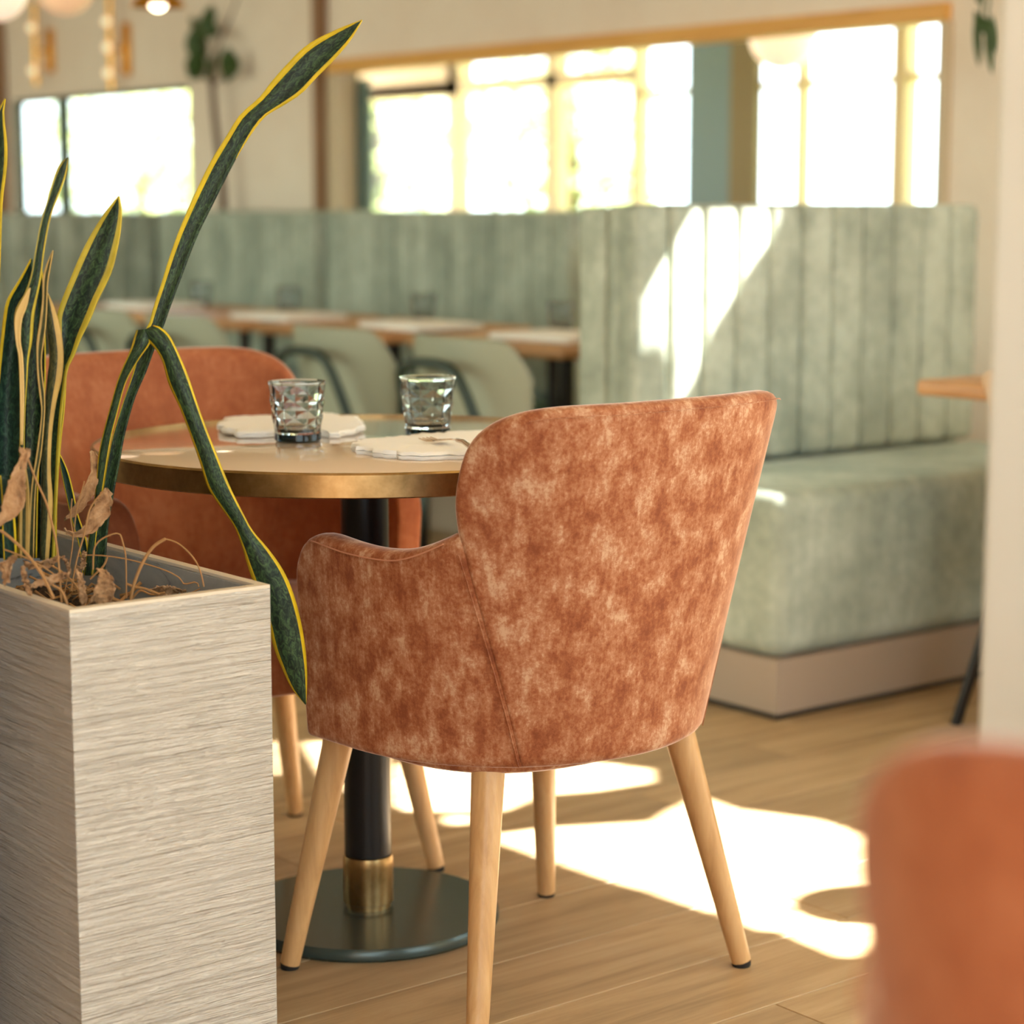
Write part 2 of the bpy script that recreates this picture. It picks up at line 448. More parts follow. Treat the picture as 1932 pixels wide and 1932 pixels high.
# ceiling; openings added and shaped to throw sun patches on floor and booth
def to_roof(p):
    t = (CZ + .02 - p.z) / SUN.z
    return p + SUN * t
def poly_floor(px): return [to_roof(at_z(x, y, 0)) for x, y in px]
BY = 3.753
def poly_back(px): return [to_roof(at_y(x, y, BY)) for x, y in px]
holes = [
    poly_floor([(893, 1578), (1019, 1563), (1217, 1551), (1246, 1532), (1310, 1500), (1381, 1526), (1535, 1546), (1625, 1574), (1760, 1600), (1790, 1660), (1668, 1775), (1613, 1806), (1569, 1806),
                (1453, 1756), (1425, 1757), (1347, 1729), (1207, 1682), (1169, 1672), (1019, 1622)]),
    poly_floor([(735, 1445), (860, 1400), (1010, 1425), (1225, 1452), (1228, 1476), (1120, 1492), (1020, 1500), (940, 1532), (760, 1532), (735, 1520)]),
    poly_floor([(560, 1400), (726, 1400), (726, 1525), (640, 1490), (600, 1470)]),
    poly_floor([(500, 1400), (528, 1400), (528, 1470), (500, 1460)]),
    poly_floor([(830, 1536), (885, 1540), (888, 1552), (850, 1560), (826, 1552)]),
    poly_back([(1306, 382), (1472, 382), (1464, 436), (1418, 500), (1345, 620), (1290, 765), (1268, 765), (1276, 660), (1252, 640), (1210, 650), (1213, 545), (1240, 500), (1272, 448)]),
    poly_back([(1515, 405), (1529, 418), (1526, 455), (1482, 530), (1472, 524), (1478, 468)]),
    poly_back([(1456, 540), (1466, 545), (1462, 560), (1412, 632), (1352, 716), (1346, 690), (1400, 600)]),
    [to_roof(Vector(p)) for p in ((3.34, 3.24, .5), (3.41, 3.25, .5), (3.41, 3.33, .5), (3.34, 3.42, .5))],
]
cu = bpy.data.curves.new('roof', 'CURVE'); cu.dimensions = '2D'; cu.fill_mode = 'BOTH'; cu.extrude = .01
for ring in [[Vector((-2.2, -1.6, 0)), Vector((WX + .075, -1.6, 0)), Vector((WX + .075, 12.2, 0)), Vector((-2.2, 12.2, 0))]] + holes:
    sp = cu.splines.new('POLY'); sp.points.add(len(ring) - 1); sp.use_cyclic_u = True
    for q, p in zip(sp.points, ring): q.co = (p.x, p.y, 0, 1)
tmp = bpy.data.objects.new('roof_tmp', cu); C.objects.link(tmp)
bpy.context.view_layer.update()
me = bpy.data.meshes.new_from_object(tmp.evaluated_get(bpy.context.evaluated_depsgraph_get()))
bpy.data.objects.remove(tmp)
me.name = 'ceiling'; me.materials.clear(); me.materials.append(M['ceiling'])
ce = bpy.data.objects.new('ceiling', me); C.objects.link(ce); ce.location.z = CZ + .01; ce['kind'] = 'structure'

# column at the right
cl = struct('wall_column', bx(1.512, 1.80, .93, 1.222, 0, CZ - .001, bev=.008), M['column'], smooth=False)

# ================================================================== ARMCHAIRS
def plan(phi, z, inset=0):
    """outer skin of the tub at angle phi (degrees, 270 = back) and height z; phi < 180 or > 360 runs on straight to the front"""
    k = min(max((z - .38) / .5, 0), 1)
    a = .288 + .034 * k - inset; b = .288 + .078 * k ** 1.3 - inset; n = 2 + 1.3 * k
    if phi < 180: return Vector((-a, (180 - phi) / 300, z))
    if phi > 360: return Vector((a, (phi - 360) / 300, z))
    c, s = cos(radians(phi)), sin(radians(phi))
    r = (abs(c / a) ** n + abs(s / b) ** n) ** (-1 / n)
    return Vector((r * c, r * s, z))
def seam_phi(z):
    return 232 - 15 * min(max((z - .38) / .33, 0), 1)
TIP = 180 - .118 * 300
def back_top(u):
    t = min(u, 1 - u) / .24
    base = .752
    return base + .134 * (1 - (1 - t) ** 2.5) ** (1 / 2.5) if t < 1 else .886
def arm_top(u):                                # u 0 at the front tip, 1 at the back seam
    f = .686 + .034 * max(0, (u - .72) / .28) ** 1.6 + .006 * cos(pi * u * 1.6) - .002
    if u < .24: f -= .085 * (1 - (1 - (1 - u / .24) ** 2.2) ** (1 / 2.2))
    return f
def chair_back_mesh():
    us = [0, .02, .05, .09, .14, .20, .27, .36, .43, .5, .57, .64, .73, .80, .86, .91, .95, .98, 1]
    vs = [0, .05, .2, .36, .52, .68, .82, .93, 1]
    O, I = [], []
    for v in vs:
        ro, ri = [], []
        for u in us:
            z = .378 + (back_top(u) - .378) * v
            a = seam_phi(z); phi = a + (540 - 2 * a) * u
            ro.append(plan(phi, z)); ri.append(plan(phi, z, .048 + .012 * (1 - v)))
        O.append(ro); I.append(ri)
    bm = bmesh.new(); solid_grid(bm, O, I); return bm
def arm_mesh(side):
    us = [0, .03, .10, .2, .3, .42, .55, .68, .8, .9, .97, 1]
    vs = [0, .06, .25, .5, .75, .92, 1]
    O, I = [], []
    for v in vs:
        ro, ri = [], []
        for u in us:
            z = .378 + (arm_top(u) - .378) * v
            phi = TIP + (seam_phi(z) + 2.5 - TIP) * u
            o, i = plan(phi, z, .001), plan(phi, z, .052)
            if side > 0: o.x *= -1; i.x *= -1
            ro.append(o); ri.append(i)
        O.append(ro); I.append(ri)
    bm = bmesh.new(); solid_grid(bm, O, I); return bm
def make_armchair(name, label, loc, rz):
    t = thing(name, label, 'armchair', loc, rz, None)
    subsurf(mesh_obj('backrest', chair_back_mesh(), M['rust'], t))
    for s in (-1, 1): subsurf(mesh_obj('armrest', arm_mesh(s), M['rust'], t))
    # seat: padded slab
    bm = bmesh.new(); rows = []
    for j, (ins, z) in enumerate(((.12, .368), (.02, .368), (.004, .376), (0, .40), (0, .435), (.008, .458), (.03, .470), (.09, .476))):
        rows.append([bm.verts.new(((.262 - ins) * (abs(cos(a)) ** .7) * (1 if cos(a) > 0 else -1), .012 + (.262 - ins) * (abs(sin(a)) ** .7) * (1 if sin(a) > 0 else -1), z)) for a in [2 * pi * i / 48 for i in range(48)]])
    for a, b in zip(rows, rows[1:]):
        for i in range(48): bm.faces.new((a[i], b[i], b[(i + 1) % 48], a[(i + 1) % 48]))
    bm.faces.new(rows[0]); bm.faces.new(rows[-1])
    mesh_obj('seat', bm, M['rust'], t)
    # piping round the rims and along the two seams
    pts = []
    for i in range(41):
        u = i / 40; z = back_top(u) - .014; a = seam_phi(z); p = plan(a + (540 - 2 * a) * u, z, -.0005)
        if i < 6 or i > 34: continue
        pts.append(p)
    tube_obj('piping', pts, .0009, M['rust'], t, 6)
    for s in (-1, 1):
        pts = []
        for i in range(15):
            z = .385 + .30 * i / 14; p = plan(seam_phi(z) - .1, z, -.0002); p.x *= -s; pts.append(p)
        tube_obj('piping', pts, .0009, M['rust'], t, 6)
        pts = []
        for i in range(5, 25):
            u = i / 25; z = arm_top(u) - .012; p = plan(TIP + (seam_phi(z) - TIP) * u, z, -.0005); p.x *= -s; pts.append(p)
        tube_obj('piping', pts, .0012, M['rust_seam'], t, 6)
    for (x0, y0, x1, y1) in ((-.185, -.17, -.262, -.235), (.185, -.17, .262, -.235), (-.20, .15, -.26, .205), (.20, .15, .26, .205)):
        bm = bmesh.new(); tube(bm, [(x0, y0, .372), (x0 + (x1 - x0) * .5, y0 + (y1 - y0) * .5, .19), (x1, y1, .008)], .0235, 20, .0150)
        lg = mesh_obj('leg', bm, M['leg'], t, angle=40)
        bm = bmesh.new(); lathe(bm, [(0, 0), (.0135, 0), (.0145, .002), (.0145, .009), (0, .009)], 16, (x1, y1))
        mesh_obj('glide', bm, M['pale_foot'], lg, angle=40)
    return t
near = make_armchair('armchair', 'rust velvet armchair seen from behind, pushed up to the near side of the round table', (1.931, 2.435, 0), radians(2.5))
far_chair = copy_thing(near, (1.855, 3.075, 0), radians(181), 'rust velvet armchair facing the camera across the round table, behind the plant', None)
fgp = FW.xy.normalized() * 1.24 + RT.xy * .527
front_chair = copy_thing(near, (fgp.x, fgp.y, 0), radians(33 - 90), 'blurred rust armchair closest to the camera, cut by the lower right corner', None)

plain = {}
for ch in list(far_chair.children) + list(front_chair.children):
    if ch.data.materials and ch.data.materials[0] == M['rust']:
        if ch.data.name not in plain:
            plain[ch.data.name] = ch.data.copy(); plain[ch.data.name].materials[0] = M['rust_plain']
        ch.data = plain[ch.data.name]

# ================================================================== ROUND TABLE
TX, TY, TZ, TR = 1.885, 2.742, .776, .42
tb = thing('round_table', 'round peach lacquered pedestal table with a brass edge and black base', 'table', (TX, TY, 0))
bm = bmesh.new(); lathe(bm, [(0, TZ - .03), (TR - .004, TZ - .03), (TR - .004, TZ - .001), (TR - .006, TZ), (0, TZ)], 96)
mesh_obj('tabletop', bm, M['tabletop'], tb, angle=30)
bm = bmesh.new(); lathe(bm, [(TR - .0035, TZ - .035), (TR, TZ - .033), (TR, TZ - .002), (TR - .002, TZ + .001), (TR - .0045, TZ + .001), (TR - .0045, TZ - .035), (TR - .0035, TZ - .035)], 128)
mesh_obj('table_edge', bm, M['brass'], tb, angle=30)
bm = bmesh.new(); lathe(bm, [(0, .11), (.0375, .11), (.0375, TZ - .031), (0, TZ - .031)], 40)
mesh_obj('pole', bm, M['black'], tb, angle=40)
bm = bmesh.new(); lathe(bm, [(0, .022), (.0365, .022), (.0365, .030), (.0405, .032), (.0405, .092), (.041, .10), (.039, .108), (0, .11)], 40)
mesh_obj('collar', bm, M['brass'], tb, angle=40)
bm = bmesh.new(); lathe(bm, [(0, 0), (.206, 0), (.2105, .005), (.2105, .015), (.206, .021), (.05, .0225), (0, .0225)], 72)
mesh_obj('base', bm, M['base'], tb, angle=40)

# tumblers with faceted walls
def make_tumbler(name, label, loc, rz, r0=.0355, r1=.0445, h=.094):
    t = thing(name, label, 'glass', loc, rz)
    bm = bmesh.new(); seg = 13
    prof = []
    nr = 6
    for j in range(nr + 1):
        f = j / nr; prof.append((r0 + (r1 - r0) * (f ** .8), .013 + (h - .018) * f))
    prof += [(r1 + .0012, h - .0025), (r1 + .0006, h)]
    inner = [(r1 - .0014, h)] + [(r0 + (r1 - r0) * (f ** .8) - .0030, .017 + (h - .022) * f) for f in (1, .75, .5, .25, .05)] + [(r0 * .7, .0155), (0, .015)]
    def mod(i, j):
        if j == 0 or j > nr - 1: return 1
        return 1 + (.024 if (i + j) % 2 else -.02)
    lathe(bm, [(0, .013)] + prof + inner, seg * 1, mod=lambda i, j: mod(i, j - 1) if 1 <= j <= nr + 1 else 1)
    bmesh.ops.triangulate(bm, faces=[f for f in bm.faces])
    mesh_obj('bowl', bm, M['glass'], t, smooth=True, angle=8)
    bm = bmesh.new(); lathe(bm, [(0, 0), (r0 - .003, 0), (r0 + .0005, .003), (r0 + .001, .0128), (0, .0128)], 32)
    mesh_obj('foot', bm, M['glass_base'], t, angle=40)
    return t
g1 = at_z(562, 831, TZ + .001); g2 = at_z(807, 820, TZ + .001)
glass1 = make_tumbler('tumbler', 'smoked faceted tumbler on the round table, in front of the rust chair', (g1.x, g1.y, TZ), .2)
copy_thing(glass1, (g2.x, g2.y, TZ), .9, 'smoked faceted tumbler on the round table, beside the fork', None)

def napkin(name, label, px, th=.009, zt=TZ, wav=.0055, seed=1, group=None):
    """a folded napkin with a soft wavy outline; px = corners on the table"""
    rnd = random.Random(seed); P = [at_z(x, y, zt) for x, y in px]; ring = []
    for i in range(len(P)):
        a, b = P[i], P[(i + 1) % len(P)]; n = max(4, int((b - a).length / .012))
        for k in range(n):
            p = a.lerp(b, k / n); e = (b - a).normalized(); nn = Vector((-e.y, e.x, 0))
            ring.append(p + nn * wav * (sin(k * 1.1 + i * 2) + .5 * sin(k * 2.9) + rnd.uniform(-.3, .3)))
    c = sum(ring, Vector()) / len(ring)
    bm = bmesh.new(); rows = []
    for s, z in ((.985, 0), (1, th * .3), (1, th * .45), (.97, th * .5), (1, th * .6), (.985, th * .95), (.95, th), (.5, th * 1.25)):
        rows.append([bm.verts.new((c.x + (p.x - c.x) * s, c.y + (p.y - c.y) * s, zt + .0005 + z + (rnd.uniform(-.0012, .0012) if z > .003 else 0))) for p in ring])
    n = len(ring)
    for a, b in zip(rows, rows[1:]):
        for i in range(n): bm.faces.new((a[i], b[i], b[(i + 1) % n], a[(i + 1) % n]))
    bm.faces.new(rows[0]); bm.faces.new(rows[-1])
    o = mesh_obj(name, bm, M['white'], None, angle=60)
    return tag(o, label, 'napkin', group)
napkin('napkin', 'white folded napkin lying on the round table behind the left tumbler', [(410, 812), (455, 828), (560, 822), (640, 828), (684, 816), (676, 797), (610, 789), (500, 794), (430, 797)], .010)
napkin('napkin', 'white folded napkin lying under the fork on the round table', [(670, 858), (760, 870), (900, 868), (960, 850), (940, 826), (870, 826), (740, 838), (668, 845)], .012, seed=5)
# fork on the second napkin
fk = thing('fork', 'silver fork resting on the white napkin, its handle toward the rust chair back', 'fork', (0, 0, 0))
zf = TZ + .0175
p0 = at_z(862, 838, zf); p1 = at_z(960, 880, zf)
tip0 = at_z(785, 829, zf)
d = (p1 - p0).normalized(); nn = Vector((-d.y, d.x, 0))
p1 = p0 + d * .13
tube_obj('handle', [p0 + Vector((0, 0, .006)), p0.lerp(p1, .3) + Vector((0, 0, .008)), p1], .0030, M['silver'], fk, 8, .0048)
dt = (tip0 - p0).normalized(); nt = Vector((-dt.y, dt.x, 0))
bm = bmesh.new()
O = []; I = []
for f, w, z in ((0, .004, .006), (.2, .008, .006), (.45, .013, .003), (.6, .013, .002)):
    q = p0 + dt * (.065 * f); O.append([q + nt * w * s + Vector((0, 0, z + .0015)) for s in (-1, 0, 1)]); I.append([q + nt * w * s + Vector((0, 0, z)) for s in (-1, 0, 1)])
solid_grid(bm, O, I); mesh_obj('fork_head', bm, M['silver'], fk)
for s in (-1, -.33, .33, 1):
    q = p0 + dt * .037 + nt * .0115 * s
    tube_obj('tine', [q + Vector((0, 0, .003)), q + dt * .018 + Vector((0, 0, .0015)), q + dt * .034 + Vector((0, 0, .004))], .0015, M['silver'], fk, 6, .001)

# ================================================================== PLANTER AND SNAKE PLANT
PX0, PX1, PY0, PY1, PZ = 1.150, 1.432, 2.298, 2.93, .66
pl = thing('planter', 'tall pale ribbed rectangular planter at the lower left', 'planter', ((PX0 + PX1) / 2, (PY0 + PY1) / 2, 0))
cx, cy = pl.location.x, pl.location.y
hx, hy = (PX1 - PX0) / 2, (PY1 - PY0) / 2
def taper_wall(bm, side):
    # four walls of the box, 12 mm thick
    t = .013
    if side == 'f': box(bm, -hx, hx, -hy, -hy + t, 0, PZ - .004)
    if side == 'b': box(bm, -hx, hx, hy - t, hy, 0, PZ - .004)
    if side == 'l': box(bm, -hx, -hx + t, -hy + t, hy - t, 0, PZ - .004)
    if side == 'r': box(bm, hx - t, hx, -hy + t, hy - t, 0, PZ - .004)
bm = bmesh.new()
for s in 'fblr': taper_wall(bm, s)
box(bm, -hx + .013, hx - .013, -hy + .013, hy - .013, 0, .03)
bmesh.ops.remove_doubles(bm, verts=bm.verts, dist=1e-5)
mesh_obj('body', bm, M['planter'], pl, smooth=False)
bm = bmesh.new()
ring = [(-hx, -hy), (hx, -hy), (hx, hy), (-hx, hy)]; t = .014
inn = [(-hx + t, -hy + t), (hx - t, -hy + t), (hx - t, hy - t), (-hx + t, hy - t)]
vo = [[bm.verts.new((x, y, z)) for x, y in ring] for z in (PZ - .004, PZ)]
vi = [[bm.verts.new((x, y, z)) for x, y in inn] for z in (PZ - .004, PZ)]
for i in range(4):
    k = (i + 1) % 4
    bm.faces.new((vo[0][i], vo[0][k], vo[1][k], vo[1][i])); bm.faces.new((vo[1][i], vo[1][k], vi[1][k], vi[1][i]))
    bm.faces.new((vi[1][i], vi[1][k], vi[0][k], vi[0][i])); bm.faces.new((vi[0][i], vi[0][k], vo[0][k], vo[0][i]))
mesh_obj('rim', bm, M['planter_rim'], pl, smooth=False)
bm = bmesh.new()
q = .0135; e = .0005
for a in ((-hx + q, hx - q, -hy + q, -hy + q + .003), (-hx + q, hx - q, hy - q - .003, hy - q), (-hx + q, -hx + q + .003, -hy + q + e, hy - q - e), (hx - q - .003, hx - q, -hy + q + e, hy - q - e)):
    box(bm, *a, .5, PZ - .005)
mesh_obj('lining', bm, M['lining'], pl, smooth=False)
SZ = .575
bm = bmesh.new(); G = 20
A = [[bm.verts.new((-hx + .02 + (2 * hx - .04) * i / G, -hy + .02 + (2 * hy - .04) * j / G, SZ - pl.location.z + random.uniform(-.006, .006))) for j in range(G + 1)] for i in range(G + 1)]
for i in range(G):
    for j in range(G): bm.faces.new((A[i][j], A[i + 1][j], A[i + 1][j + 1], A[i][j + 1]))
mesh_obj('soil', bm, M['soil'], pl)

sp_root = thing('snake_plant', 'tall snake plant with yellow-edged green leaves growing in the pale planter', 'plant', (1.28, 2.60, SZ - .005))
inv = Matrix.Translation(-Vector(sp_root.location))
def c1(*p): return [(x / 2.76, y / 2.76) for x, y in p]
def c4(*p): return [(x / 2.76, 600 + y / 2.76) for x, y in p]
def leaf(L, R, w0, w1, mt, curl=.012, n=44, cols=8, name='leaf', tilt=0, thick=.0022, wfun=None, parent=sp_root, twist=0, umap=None):
    """a strap leaf between two outlines, listed from tip to base; w = distance from the camera at tip and base; curl bows it in depth"""
    l3 = crom([(x, y, 0) for x, y in L], n); r3 = crom([(x, y, 0) for x, y in R], n)
    bm = bmesh.new(); uvl = bm.loops.layers.uv.new('UVMap'); rows = []; acc = 0
    prevm = None; vcs = []
    for i in range(n):
        f = i / (n - 1); w = wfun(f) if wfun else w0 + (w1 - w0) * f
        a, b = l3[i], r3[i]; rr = []
        width = (b - a).length
        mid = at_w((a.x + b.x) / 2, (a.y + b.y) / 2, w)
        if prevm is not None: acc += (mid - prevm).length
        prevm = mid; vcs.append(acc)
        tl = tilt + twist * sin(f * 5)
        for k in range(cols + 1):
            u = k / cols; x = a.x + (b.x - a.x) * u; y = a.y + (b.y - a.y) * u
            dw = (curl * (1 - (2 * u - 1) ** 2) + tl * (u - .5)) * min(1, width / 50)
            p = at_w(x, y, w + dw); rr.append(bm.verts.new(inv @ p))
        rows.append(rr)
    for i in range(n - 1):
        for k in range(cols):
            fc = bm.faces.new((rows[i][k], rows[i][k + 1], rows[i + 1][k + 1], rows[i + 1][k]))
            for lp, (uu, vv) in zip(fc.loops, ((k / cols, vcs[i]), ((k + 1) / cols, vcs[i]), ((k + 1) / cols, vcs[i + 1]), (k / cols, vcs[i + 1]))):
                f_ = (i if lp.vert in rows[i] else i + 1) / (n - 1)
                lo, hi = umap(f_) if umap else (0, 1)
                lp[uvl].uv = (lo + (hi - lo) * uu, vv)
    o = mesh_obj(name, bm, mt, parent)
    s = o.modifiers.new('t', 'SOLIDIFY'); s.thickness = thick; s.offset = 0
    return o
# the tallest leaf, leaning right
leaf(c1((1885, 103), (1740, 160), (1600, 235), (1500, 330), (1420, 420), (1350, 510), (1250, 600), (1180, 710), (1100, 840), (1040, 960), (985, 1080), (930, 1210), (880, 1350), (840, 1480), (800, 1600), (775, 1690)) + c4((730, 120), (690, 290), (640, 440), (590, 600), (560, 740), (535, 900), (500, 1100), (485, 1340)),
     c1((1886, 105), (1820, 215), (1730, 320), (1650, 400), (1570, 485), (1480, 545), (1385, 603), (1320, 680), (1250, 790), (1190, 900), (1140, 1000), (1090, 1100), (1040, 1200), (990, 1320), (945, 1440), (900, 1560), (850, 1700)) + c4((800, 170), (760, 280), (700, 420), (650, 600), (620, 760), (590, 920), (560, 1100), (545, 1340)),
     2.78, 2.85, M['leaf'], .005, 70, twist=.01, umap=lambda f: (-.09 + .16 * max(0, min(1, (f - .58) * 8)), 1 - .13 * max(0, min(1, (f - .24) * 14))))
# the broken leaf, folded over and hanging down outside the planter
leaf(c4((1590, 2010), (1520, 1925), (1470, 1820), (1430, 1720), (1400, 1600), (1360, 1480), (1320, 1370), (1290, 1280), (1260, 1180), (1220, 1080), (1150, 980), (1085, 880), (1040, 740), (990, 600), (940, 470), (880, 340), (850, 230), (815, 165), (760, 105), (722, 60), (705, 90), (680, 170), (620, 310), (580, 450), (545, 580), (515, 720), (500, 900), (470, 1100), (440, 1340)),
     c4((1592, 2011), (1597, 1850), (1585, 1700), (1560, 1560), (1520, 1420), (1470, 1310), (1400, 1210), (1315, 1110), (1270, 1030), (1200, 890), (1130, 720), (1070, 570), (1020, 430), (980, 310), (930, 190), (880, 92), (830, 48), (805, 40), (780, 55), (785, 110), (775, 140), (720, 215), (655, 330), (612, 480), (577, 620), (552, 760), (530, 900), (503, 1100), (478, 1340)),
     2.8, 2.8, M['leaf'], -.010, 110, wfun=lambda f: 2.86 - .10 * min(1, f / .45) if f < .66 else 2.76 + .08 * (f - .66) / .34)
# broad leaf left of it
leaf(c1((618, 1022), (540, 1120), (470, 1230), (410, 1350), (360, 1470), (320, 1570), (298, 1650), (305, 1760)) + c4((290, 250), (262, 420), (240, 620), (225, 850), (220, 1050), (225, 1290)),
     c1((619, 1024), (632, 1110), (622, 1230), (590, 1380), (560, 1460), (510, 1560), (470, 1660), (420, 1760), (385, 1850)) + c4((350, 270), (330, 420), (312, 620), (300, 850), (290, 1050), (280, 1290)),
     2.74, 2.80, M['leaf_wide'], .010, 60, tilt=-.01)
# slender leaf with a twist
leaf(c1((350, 820), (310, 870), (280, 940), (250, 1040), (220, 1140), (200, 1230), (182, 1330), (165, 1430), (130, 1530), (88, 1600), (75, 1680), (88, 1780)) + c4((98, 210), (104, 330), (107, 480), (104, 700), (100, 900), (90, 1250)),
     c1((352, 822), (345, 900), (320, 980), (290, 1050), (260, 1140), (240, 1240), (225, 1340), (212, 1450), (190, 1560), (175, 1650), (165, 1780)) + c4((148, 210), (140, 330), (130, 480), (126, 700), (140, 900), (150, 1250)),
     2.66, 2.73, M['leaf_wide'], -.008, 60)
leaf(c1((163, 1348), (100, 1460), (40, 1560), (22, 1640), (8, 1760)) + c4((-4, 220), (-20, 400), (-30, 700), (-30, 1000), (-30, 1250)),
     c1((165, 1350), (172, 1460), (160, 1560), (150, 1680), (144, 1740)) + c4((120, 220), (112, 400), (112, 700), (118, 1000), (118, 1250)),
     2.72, 2.78, M['leaf_thin'], .018, 40, umap=lambda f: (0, .9))
leaf(c1((25, 512), (0, 560), (-40, 700), (-60, 850), (-70, 1050), (-80, 1300), (-80, 1600)) + c4((-60, 200), (-70, 600), (-70, 1250)),
     c1((27, 515), (18, 600), (34, 740), (33, 870), (12, 1040), (4, 1250), (-8, 1600)) + c4((-10, 200), (-10, 600), (-5, 1250)),
     2.72, 2.82, M['leaf'], .008, 36)
leaf(c1((275, 1303), (240, 1380), (222, 1450), (220, 1560), (205, 1680), (190, 1780)) + c4((190, 210), (194, 300), (205, 400), (215, 500), (190, 700), (160, 900), (140, 1250)),
     c1((277, 1305), (262, 1390), (248, 1480), (244, 1600), (238, 1700), (228, 1780)) + c4((216, 210), (220, 300), (232, 400), (232, 500), (215, 700), (185, 900), (175, 1250)),
     2.68, 2.74, M['leaf_old'], .004, 40, umap=lambda f: (.02, .75))
leaf(c1((247, 1528), (243, 1620), (244, 1700), (254, 1780)) + c4((260, 180), (258, 240), (248, 320), (238, 440), (226, 600), (220, 800), (218, 1000), (212, 1260)),
     c1((248, 1528), (272, 1580), (300, 1660), (318, 1740), (325, 1800)) + c4((328, 180), (327, 240), (318, 320), (290, 440), (268, 600), (262, 800), (272, 980), (250, 1260)),
     2.70, 2.76, M['leaf_old'], -.012, 46, umap=lambda f: (.28, 1))
leaf(c4((60, -60), (50, 100), (110, 300), (120, 500), (118, 800), (130, 1250)), c4((230, -60), (235, 100), (232, 300), (230, 500), (215, 800), (215, 1250)), 2.80, 2.84, M['leaf_thin'], .02, 24, umap=lambda f: (.1, .9))
leaf(c1((205, 1345), (196, 1450), (176, 1560), (165, 1700)) + c4((150, 150), (140, 400), (130, 800), (130, 1250)), c1((207, 1348), (222, 1440), (228, 1560), (232, 1700)) + c4((235, 150), (232, 400), (200, 800), (190, 1250)), 2.76, 2.80, M['leaf'], .01, 36, umap=lambda f: (.15, .9))
leaf(c4((300, 300), (296, 450), (282, 640), (272, 850), (270, 1000), (268, 1270)), c4((345, 290), (338, 450), (318, 640), (302, 850), (296, 1000), (292, 1270)), 2.83, 2.84, M['leaf_thin'], .004, 20)
leaf(c1((152, 1500), (100, 1590), (76, 1660), (82, 1780)) + c4((98, 210), (104, 400), (106, 660)), c1((157, 1500), (140, 1590), (112, 1670), (106, 1780)) + c4((118, 210), (124, 400), (118, 660)),
     2.645, 2.70, mat('pale_leaf_edge', (226, 188, 116), .55), .003, 30)
# low curved shoots
leaf(c4((300, 688), (318, 800), (345, 930), (375, 1060), (410, 1180), (430, 1330)), c4((302, 688), (350, 790), (380, 900), (405, 1020), (450, 1160), (470, 1330)), 2.90, 2.87, M['leaf_thin'], .006, 30)
leaf(c4((0, 820), (10, 950), (12, 1100), (20, 1260)), c4((60, 820), (66, 950), (80, 1100), (85, 1260)), 2.64, 2.68, M['leaf_thin'], .006, 20)
leaf(c4((112, 760), (105, 900), (100, 1100), (102, 1250)), c4((130, 760), (150, 900), (150, 1100), (148, 1250)), 2.66, 2.70, M['leaf_old'], .004, 20)

# dried leaves and dead stems standing and lying in the planter
def dried(L, R, w, label, curl=.012, tilt=.02):
    o = leaf(L, R, w, w, M['dried'], curl, 24, 7, 'dried_leaf', tilt, .0012, parent=None)
    o.location = sp_root.location
    for v in o.data.vertices:
        v.co += Vector((random.uniform(-1, 1), random.uniform(-1, 1), random.uniform(-1, 1))) * .0018
    return tag(o, label, 'leaf')
dried(c4((95, 672), (110, 700), (90, 750), (60, 820), (30, 900), (5, 1000), (-20, 1060), (-30, 1100)), c4((158, 680), (150, 720), (132, 780), (130, 860), (128, 960), (100, 1020), (40, 1060), (0, 1085)), 2.62, 'large brown dried leaf hanging at the left above the planter rim')
dried(c4((470, 690), (475, 740), (470, 800), (440, 880), (400, 950), (360, 1010), (333, 1045)), c4((500, 690), (528, 750), (520, 820), (495, 900), (450, 980), (400, 1030), (338, 1052)), 2.80, 'curled brown dried leaf reaching up to the table edge')
dried(c4((545, 888), (510, 940), (480, 990), (450, 1060), (410, 1110), (360, 1112), (333, 1092)), c4((560, 890), (585, 920), (580, 990), (545, 1060), (480, 1120), (410, 1142), (345, 1125)), 2.78, 'curled brown dried leaf just below the other, tip pointing left')
dried(c4((500, 1305), (520, 1320), (500, 1400), (480, 1450), (466, 1490)), c4((555, 1318), (590, 1360), (598, 1410), (592, 1455), (575, 1490)), 2.66, 'upright orange-brown dried leaf behind the front rim of the planter')
dried(c4((148, 1395), (200, 1365), (280, 1335), (365, 1322)), c4((150, 1400), (210, 1400), (290, 1380), (370, 1335)), 2.63, 'half-green dried leaf lying across the stems', .004, .005)
dried(c4((0, 1285), (30, 1262), (60, 1240), (88, 1235)), c4((20, 1395), (45, 1370), (60, 1300), (90, 1238)), 2.60, 'pointed tan dried leaf at the left border')
dried(c4((392, 1312), (402, 1350), (410, 1420), (425, 1490)), c4((415, 1312), (430, 1350), (450, 1420), (458, 1490)), 2.66, 'narrow pale dried leaf standing in the middle of the planter', .006, .01)
dried(c4((300, 1240), (230, 1262), (160, 1275), (120, 1270)), c4((320, 1250), (260, 1298), (200, 1305), (150, 1305)), 2.70, 'rolled brown dried leaf lying behind the half-green one', .01, .02)
dried(c4((780, 1410), (840, 1395), (900, 1400), (968, 1418)), c4((790, 1440), (840, 1448), (900, 1440), (965, 1425)), 2.80, 'flat brown dried leaf lying against the right side of the planter', .004, .03)
dried(c4((310, 1245), (335, 1262), (350, 1300), (355, 1350)), c4((335, 1240), (350, 1262), (362, 1300), (362, 1340)), 2.68, 'small bent dried leaf beside the rolled one', .004, .01)
dried(c4((118, 1290), (112, 1330), (120, 1380), (150, 1440)), c4((128, 1290), (135, 1330), (150, 1380), (165, 1440)), 2.62, 'thin dried leaf leaning at the left of the half-green one', .004, .01)
